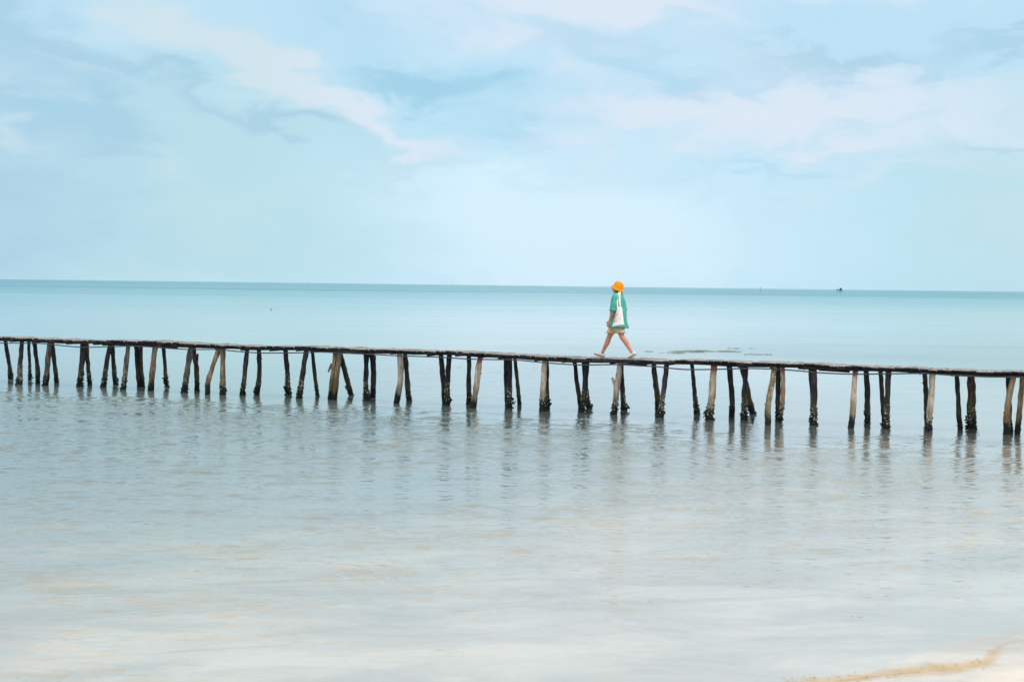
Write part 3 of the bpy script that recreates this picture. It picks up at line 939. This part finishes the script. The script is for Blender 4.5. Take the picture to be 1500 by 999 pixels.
# slip-on shoes
for an, pt in ((L_ank, LP), (R_ank, RP)):
    fx, fy, fz = foot_frame(an, pt)
    base = an - fz * .088
    up, so = MB(), MB()
    prof_s = [(-.070, .020, .052), (-.062, .033, .066), (-.03, .038, .070), (.01, .040, .064), (.05, .044, .056), (.09, .047, .046), (.13, .044, .036), (.158, .034, .026), (.172, .016, .014)]
    ru, rs = [], []
    for x_, w_, h_ in prof_s:
        ring = []
        for k in range(16):
            a_ = 2 * math.pi * k / 16
            yy = w_ * math.cos(a_); zz = h_ * .5 + h_ * .5 * math.sin(a_) if True else 0
            ring.append(base + fx * x_ + fy * yy + fz * (.018 + max(0, zz)))
        ru.append(ring)
        spring = .010 * max(0, (x_ - .09) / .08) ** 2
        rs.append([base + fx * x_ + fy * (sgy * (w_ + .005)) + fz * zz for sgy, zz in ((-1, spring), (1, spring), (1, .020 + spring), (-1, .020 + spring))])
    up.loft(ru); so.loft(rs)
    sh_o = up.build('shoe', M['shoe'], person); so.build('sole', M['sole'], sh_o, smooth=False)

# tote bag on the left shoulder: a thing of its own
bag = thing('tote_bag', 'white canvas tote bag with faded pink lettering hanging from the walker\'s shoulder', 'bag', PX + Matrix.Rotation(ROTZ, 3, 'Z') @ V3(-.15, .27, .69), ROTZ)
BO = V3(-.15, .27, .69)


def bagp(mbx, name, mat, parent, smooth=True):
    return mesh_obj(name, [v - BO for v in mbx.v], mbx.f, mat, parent, (0, 0, 0), smooth, mbx.m)


b = MB(); rings = []
for i, q in enumerate(np.linspace(0, 1, 14)):        # bottom to rim
    q2 = q ** .8
    a0 = .006 + (-.106 - .006) * q2; a1 = -.266 + (.266 - .202) * q2
    zl = .665 + (1.09 - .665) * q; zr = .715 + (1.085 - .715) * q
    bb = .295 - .02 * q; hb = .062 * (1 - q) ** .7 + .012
    ring = []
    for k in range(28):
        an = 2 * math.pi * k / 28
        ca = math.copysign(abs(math.cos(an)) ** .6, math.cos(an)); sa = math.copysign(abs(math.sin(an)) ** .7, math.sin(an))
        f = (1 + ca) / 2
        wr_ = .006 * math.sin(f * 9 + q * 5) + .005 * math.sin(q * 11 + f * 4)
        ring.append(V3(a1 + (a0 - a1) * f, bb + hb * sa + wr_, zr + (zl - zr) * f))
    rings.append(ring)
c0 = sum(rings[0], Vector()) / 28
rings.insert(0, [c0 + (v - c0) * .85 + V3(0, 0, .004) for v in rings[0]])
b.loft(rings)
body_b = bagp(b, 'bag_body', M['canvas'], bag)


def ribbon(pts, w, th, wid=V3(1, 0, 0)):
    mbx = MB(); rings = []
    for i, p in enumerate(pts):
        t_ = (pts[min(i + 1, len(pts) - 1)] - pts[max(i - 1, 0)]).normalized()
        x_ = (wid - t_ * wid.dot(t_)).normalized(); n_ = t_.cross(x_)
        rings.append([p - x_ * w - n_ * th, p + x_ * w - n_ * th, p + x_ * w + n_ * th, p - x_ * w + n_ * th])
    mbx.loft(rings); return mbx


for a_b, a_t, dz in ((-.116, -.066, 0), (-.186, -.100, .004)):
    pth = []
    for q in np.linspace(0, 1, 14):
        z_ = 1.06 + (1.368 - 1.06) * q; a_ = a_b + (a_t - a_b) * q ** .8
        c, ha, hb = shirt_at(z_)
        y_ = hb * math.sqrt(max(.02, 1 - min(.97, ((a_ - c) / ha) ** 2))) * 1.04 + .020
        y_ = max(y_, .287 - .165 * q ** 1.5)
        pth.append(V3(a_, y_, z_))
    pth += [V3(a_t + .01, .085, 1.398 + dz), V3(a_t + .03, .075, 1.380)]
    bagp(ribbon(pth, .0145, .003), 'strap', M['canvas'], bag, False)

# faded upright lettering: blurred strokes, nothing readable in the photo either
b = MB()
for k in range(11):
    q = k / 10; z_ = .775 + .185 * q; q2 = ((z_ - .665) / .425)
    a_ = -.075 - .035 * q
    yb = .295 - .02 * q2 + .062 * (1 - q2) ** .7 + .012 + .006
    for j in range(3):
        da = (-.024, 0, .024)[j]
        if (k * 3 + j * 5) % 7 == 0: continue
        horiz = (k + j) % 2
        b.box(V3(a_ + da, yb - abs(da) * .05, z_ + .004 * (j - 1)), V3(.011 if horiz else .004, 0, .001), V3(0, .0035, 0), V3(0, 0, .0035 if horiz else .008))
bagp(b, 'lettering', M['pink'], body_b, False)

# ------------------------------------------------------------------ boat, floats, weed
M['boatwood'] = simple('hazy_teal', (.06, .155, .16), .6, .25, .5, .3, .01)  # teal of the distance haze is painted into the hull colour
M['boatcabin'] = simple('grey_green_cabin', (.035, .09, .095), .6, .25, .5, .3, .01)
bd = ray(1230, 425.0); bt = 3600 / bd.y; bp_ = CAMPOS + bd * bt; bp_.z = 0
boat = thing('fishing_boat', 'tiny dark fishing boat with an aft cabin far out on the horizon', 'boat', bp_)
b = MB(); rings = []
for x_, w_, zt, zk in ((-8.2, .15, 3.4, 1.2), (-7, 1.0, 2.7, .0), (-5, 1.7, 2.1, -.6), (-1, 2.1, 1.6, -.7), (3, 2.1, 1.6, -.7), (6, 1.8, 2.0, -.5), (7, 1.4, 2.3, 0)):
    rings.append([V3(x_, w_, zt), V3(x_, -w_, zt), V3(x_, -w_ * .7, (zt + zk) / 2), V3(x_, 0, zk), V3(x_, w_ * .7, (zt + zk) / 2)])
b.loft(rings); b.build('hull', M['boatwood'], boat, smooth=False)
b = MB(); b.box(V3(2.4, 0, 3.4), V3(2.6, 0, 0), V3(0, 1.5, 0), V3(0, 0, 1.9)); b.box(V3(2.4, 0, 5.45), V3(3.1, 0, 0), V3(0, 1.8, 0), V3(0, 0, .14))
b.box(V3(.9, 0, 6.1), V3(.9, 0, 0), V3(0, .9, 0), V3(0, 0, .5))
b.build('cabin', M['boatcabin'], boat, smooth=False)
for x_, h_, rr in ((-7.0, 6.6, .32), (4.7, 8.6, .30)):
    b = MB(); b.loft(tube_rings([V3(x_, 0, 1.2), V3(x_ + .2, 0, h_)], [rr, rr * .6], 8)); b.build('mast', M['boatcabin'], boat)

M['float'] = simple('dark_float', (.022, .028, .03), .5, .3, 12)
M['floatpale'] = simple('pale_float_band', (.62, .62, .60), .5, .1, 12)
fp_ = at_z(397.5, 453.3)
buoy = thing('buoy', 'small dark float with a pale waterline lying on the calm water far behind the pier', 'buoy', fp_)
b = MB(); b.loft([[V3(.14 * r_ * math.cos(k), .10 * r_ * math.sin(k), z_) for k in np.linspace(0, 6.283, 14, endpoint=False)] for r_, z_ in ((.8, .075), (1.0, .11), (1.0, .16), (.75, .205), (.25, .235))]); b.build('float_top', M['float'], buoy)
b = MB(); b.loft([[V3(.17 * r_ * math.cos(k), .12 * r_ * math.sin(k), z_) for k in np.linspace(0, 6.283, 14, endpoint=False)] for r_, z_ in ((.6, -.06), (1.0, 0), (.95, .075))]); b.build('float_base', M['floatpale'], buoy)
buoy.scale = (.7, .7, .4)

mp = ray(1113.4, 423.6); mt_ = 2600 / mp.y; mpos = CAMPOS + mp * mt_; mpos.z = 0
mark = thing('channel_marker', 'faint grey marker post standing on the horizon right of the walker', 'marker post', mpos)
b = MB(); b.loft(tube_rings([V3(0, 0, -1), V3(0, 0, 3.6)], [.42, .36], 10)); b.build('post', M['boatwood'], mark)
b = MB(); b.loft(tube_rings([V3(0, 0, 3.6), V3(0, 0, 4.6), V3(0, 0, 5.0)], [.7, .6, .12], 10)); b.build('cage_top', M['boatwood'], mark)

dp = at_z(1280, 615)
b = MB(); dq = [V3(-.07, 0, .008), V3(-.03, .01, .022), V3(.02, 0, .026), V3(.06, -.01, .012)]
b.loft(tube_rings(dq, [.012, .024, .022, .010], 8, .3))
b.loft(tube_rings([V3(.0, 0, .03), V3(-.015, .01, .05)], [.009, .005], 6))
dw = b.build('driftwood', M['dark'], None, dp)
tag(dw, 'small dark scrap of driftwood floating between two right hand posts of the pier', 'driftwood')

wm, t, out = new_mat('floating_weed')
pos = t.n('ShaderNodeNewGeometry').outputs['Position']
principled(t, out, t.mix(t.rampf(t.noise(pos, 3, 4), .4, .6), (.19, .26, .23), (.31, .37, .30)), .8, None)
b = MB()
for cx, cy, wx, wy, n_ in ((1018, 514.6, 26, 1.2, 210), (1066, 515.0, 16, .9, 80), (992, 517.2, 16, .7, 24), (1110, 519.2, 20, .6, 24), (1080, 510.3, 24, .5, 9), (950, 515.2, 8, .9, 9)):
    for k in range(n_):
        p = at_z(cx + random.gauss(0, wx * .5), cy + random.gauss(0, wy * .5))
        a_ = random.uniform(-.5, .5); l_ = random.uniform(.03, .11); w_ = random.uniform(.012, .04)
        b.box(p + Vector((0, 0, .006)), V3(math.cos(a_) * l_, math.sin(a_) * l_, 0), V3(-math.sin(a_) * w_, math.cos(a_) * w_, 0), V3(0, 0, .006))
sw = b.build('floating_seaweed', wm, smooth=False)
tag(sw, 'grey green seaweed mats drifting on the calm water behind the pier, right of the walker', 'seaweed', 'stuff')

# ------------------------------------------------------------------ sky and light
SUN_EL, SUN_AZ = R(56), R(125)             # azimuth clockwise from +Y: to the right, behind the camera
w = bpy.data.worlds.new('World'); scene.world = w; w.use_nodes = True
t = NT(w.node_tree); w.node_tree.nodes.clear()
out = t.n('ShaderNodeOutputWorld')
sky = t.n('ShaderNodeTexSky', sky_type='NISHITA', sun_disc=False, sun_elevation=SUN_EL, sun_rotation=SUN_AZ, altitude=0, air_density=1.0, dust_density=2.0, ozone_density=1.5)
gen = t.n('ShaderNodeTexCoord').outputs['Generated']
sep = t.n('ShaderNodeSeparateXYZ', ins={0: gen})
dx, dy, dz = sep.outputs
# direction as (azimuth, elevation) in radians, the cloud layer is laid out over the whole dome in these
az = t.math('ARCTAN2', dx, dy); el = t.math('ARCSINE', dz)
st = t.scale(gen, (1, 1, 2.6))
n_big = t.noise(st, 3.3, 6, .6, .3); n_mid = t.noise(st, 9, 5, .52, .4); n_w = t.noise(st, 13, 7, .58, .5)
wx_ = t.math('MULTIPLY', t.math('SUBTRACT', n_mid, .5), .13)
wy_ = t.math('MULTIPLY', t.math('SUBTRACT', n_w, .5), .10)
azw = t.math('ADD', az, wx_); elw = t.math('ADD', el, wy_)


def blob(px, py, sx, sy, amp, rot=0.0):
    ca, ce = (px - 750) / F, (418 + (px - 750) * .0123 - py) / F
    sx, sy = sx / F, sy / F
    u = t.math('SUBTRACT', azw, ca); v = t.math('SUBTRACT', elw, ce)
    c, s_ = math.cos(R(rot)), math.sin(R(rot))
    uu = t.math('ADD', t.math('MULTIPLY', u, c / sx), t.math('MULTIPLY', v, s_ / sx))
    vv = t.math('ADD', t.math('MULTIPLY', u, -s_ / sy), t.math('MULTIPLY', v, c / sy))
    d = t.math('ADD', t.math('MULTIPLY', uu, uu), t.math('MULTIPLY', vv, vv))
    return t.math('MULTIPLY', t.math('POWER', 2.718, t.math('MULTIPLY', d, -1.0)), amp)


def total(lst):
    r_ = lst[0]
    for q in lst[1:]: r_ = t.math('ADD', r_, q)
    return r_


# bright cloud (+), thin places (blue), grey undersides, and the wide brightening of the horizon
bright = total([blob(250, 35, 150, 42, .85, -20), blob(330, 60, 60, 26, .35, -40), blob(410, 108, 110, 30, 1.0, -33), blob(520, 175, 90, 34, .8, -32), blob(1080, 175, 220, 42, 1.15, 2), blob(900, 165, 60, 26, .4, 10), blob(1350, 165, 200, 60, .55, 0),
                blob(620, 218, 90, 20, .6, -5), blob(780, 5, 220, 40, .8, 0), blob(1230, 0, 180, 32, .8, 0), blob(150, 128, 80, 14, .45, -20),
                blob(55, 205, 45, 16, .45, -25), blob(250, 238, 50, 14, .4, -30), blob(1280, 262, 130, 18, .4, 3), blob(1010, 42, 110, 20, .45, -20), blob(60, 140, 30, 10, .3, 0), blob(830, 120, 60, 20, .35, 10)])
blue = total([blob(620, 120, 100, 40, .8, 3), blob(570, 130, 40, 32, .3, 0), blob(740, 130, 120, 40, .35, 0), blob(880, 72, 130, 34, .6, -18), blob(1020, 128, 110, 24, .5, 4), blob(760, 185, 120, 24, .45, 3), blob(1460, 225, 110, 16, .7, 0), blob(1110, 247, 160, 16, .4, -3), blob(100, 165, 60, 26, .5, -10), blob(480, 45, 90, 40, .3, -25)])
grey = total([blob(60, 75, 130, 60, .75, -20), blob(130, 180, 110, 30, .8, -8), blob(270, 130, 130, 20, .55, -16), blob(430, 186, 110, 20, .65, -14), blob(20, 260, 190, 70, .35, 0),
              blob(1200, 110, 130, 22, .85, -3), blob(1420, 90, 110, 13, .6, 0), blob(500, 40, 100, 30, .35, -20), blob(0, 380, 300, 150, .45, 0), blob(-120, 200, 220, 300, .45, 0), blob(600, 255, 120, 16, .25, 0), blob(1250, 215, 140, 12, .25, 0)])
green = total([blob(300, 300, 330, 170, 1.0, 0), blob(1480, 320, 260, 200, .9, 0), blob(300, 120, 200, 90, .4, 0)])
glow = total([blob(870, 360, 300, 120, 1.0, 0), blob(760, 300, 200, 60, .4, 0)])
nb = t.math('MULTIPLY', t.math('SUBTRACT', n_big, .5), 1.2); nm = t.math('MULTIPLY', t.math('SUBTRACT', n_mid, .5), .72)
bright = t.math('ADD', bright, t.math('ADD', nb, nm)); grey = t.math('SUBTRACT', grey, t.math('ADD', t.math('MULTIPLY', nb, .35), t.math('MULTIPLY', nm, .6)))
blue = t.math('SUBTRACT', blue, t.math('MULTIPLY', nm, .5))
base = t.mix(t.rampf(el, 0.0, .22), (.515, .76, .89), (.48, .71, .87))
c = t.mix(t.math('MULTIPLY', t.rampf(green, .0, 1.0), .85), base, (.46, .695, .765))
c = t.mix(t.math('MULTIPLY', t.rampf(glow, .0, 1.0), .85), c, (.66, .84, .955))
c = t.mix(t.math('MULTIPLY', t.rampf(grey, .0, 1.0), .8), c, (.36, .575, .725))
c = t.mix(t.math('MULTIPLY', t.rampf(blue, .05, 1.0), .9), c, (.345, .645, .825))
btint = t.mix(t.rampf(az, -.20, -.08), (.60, .735, .80), (.685, .77, .875))
c = t.mix(t.math('MULTIPLY', t.rampf(bright, -.10, 1.05), .95), c, btint)
# unseen upper sky, shaped for light and ripples: dimmer ahead, bright behind the camera
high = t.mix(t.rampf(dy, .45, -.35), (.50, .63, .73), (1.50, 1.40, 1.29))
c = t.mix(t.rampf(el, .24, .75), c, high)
bg1 = t.n('ShaderNodeBackground', ins={'Color': sky.outputs[0], 'Strength': .08})
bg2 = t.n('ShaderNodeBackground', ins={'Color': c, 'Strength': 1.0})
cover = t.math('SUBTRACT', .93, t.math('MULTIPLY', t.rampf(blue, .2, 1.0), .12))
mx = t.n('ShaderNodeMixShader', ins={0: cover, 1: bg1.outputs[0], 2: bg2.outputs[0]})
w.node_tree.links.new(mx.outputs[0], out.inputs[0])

ld = bpy.data.lights.new('sun', 'SUN'); ld.energy = 1.5; ld.angle = R(11); ld.color = (1, .95, .88)
lo = bpy.data.objects.new('sun', ld); COL.objects.link(lo)
sd = Vector((math.sin(SUN_AZ) * math.cos(SUN_EL), math.cos(SUN_AZ) * math.cos(SUN_EL), math.sin(SUN_EL)))
lo.rotation_euler = sd.to_track_quat('Z', 'Y').to_euler(); lo.location = sd * 50 + Vector((0, 30, 0))

vs = scene.view_settings
scene.display_settings.display_device = 'sRGB'
vs.view_transform = 'Standard'; vs.look = 'None'; vs.exposure = .15; vs.gamma = 1; vs.use_curve_mapping = False
scene.render.engine = 'CYCLES'
scene.cycles.max_bounces = 8; scene.cycles.transparent_max_bounces = 16
scene.cycles.use_denoising = True
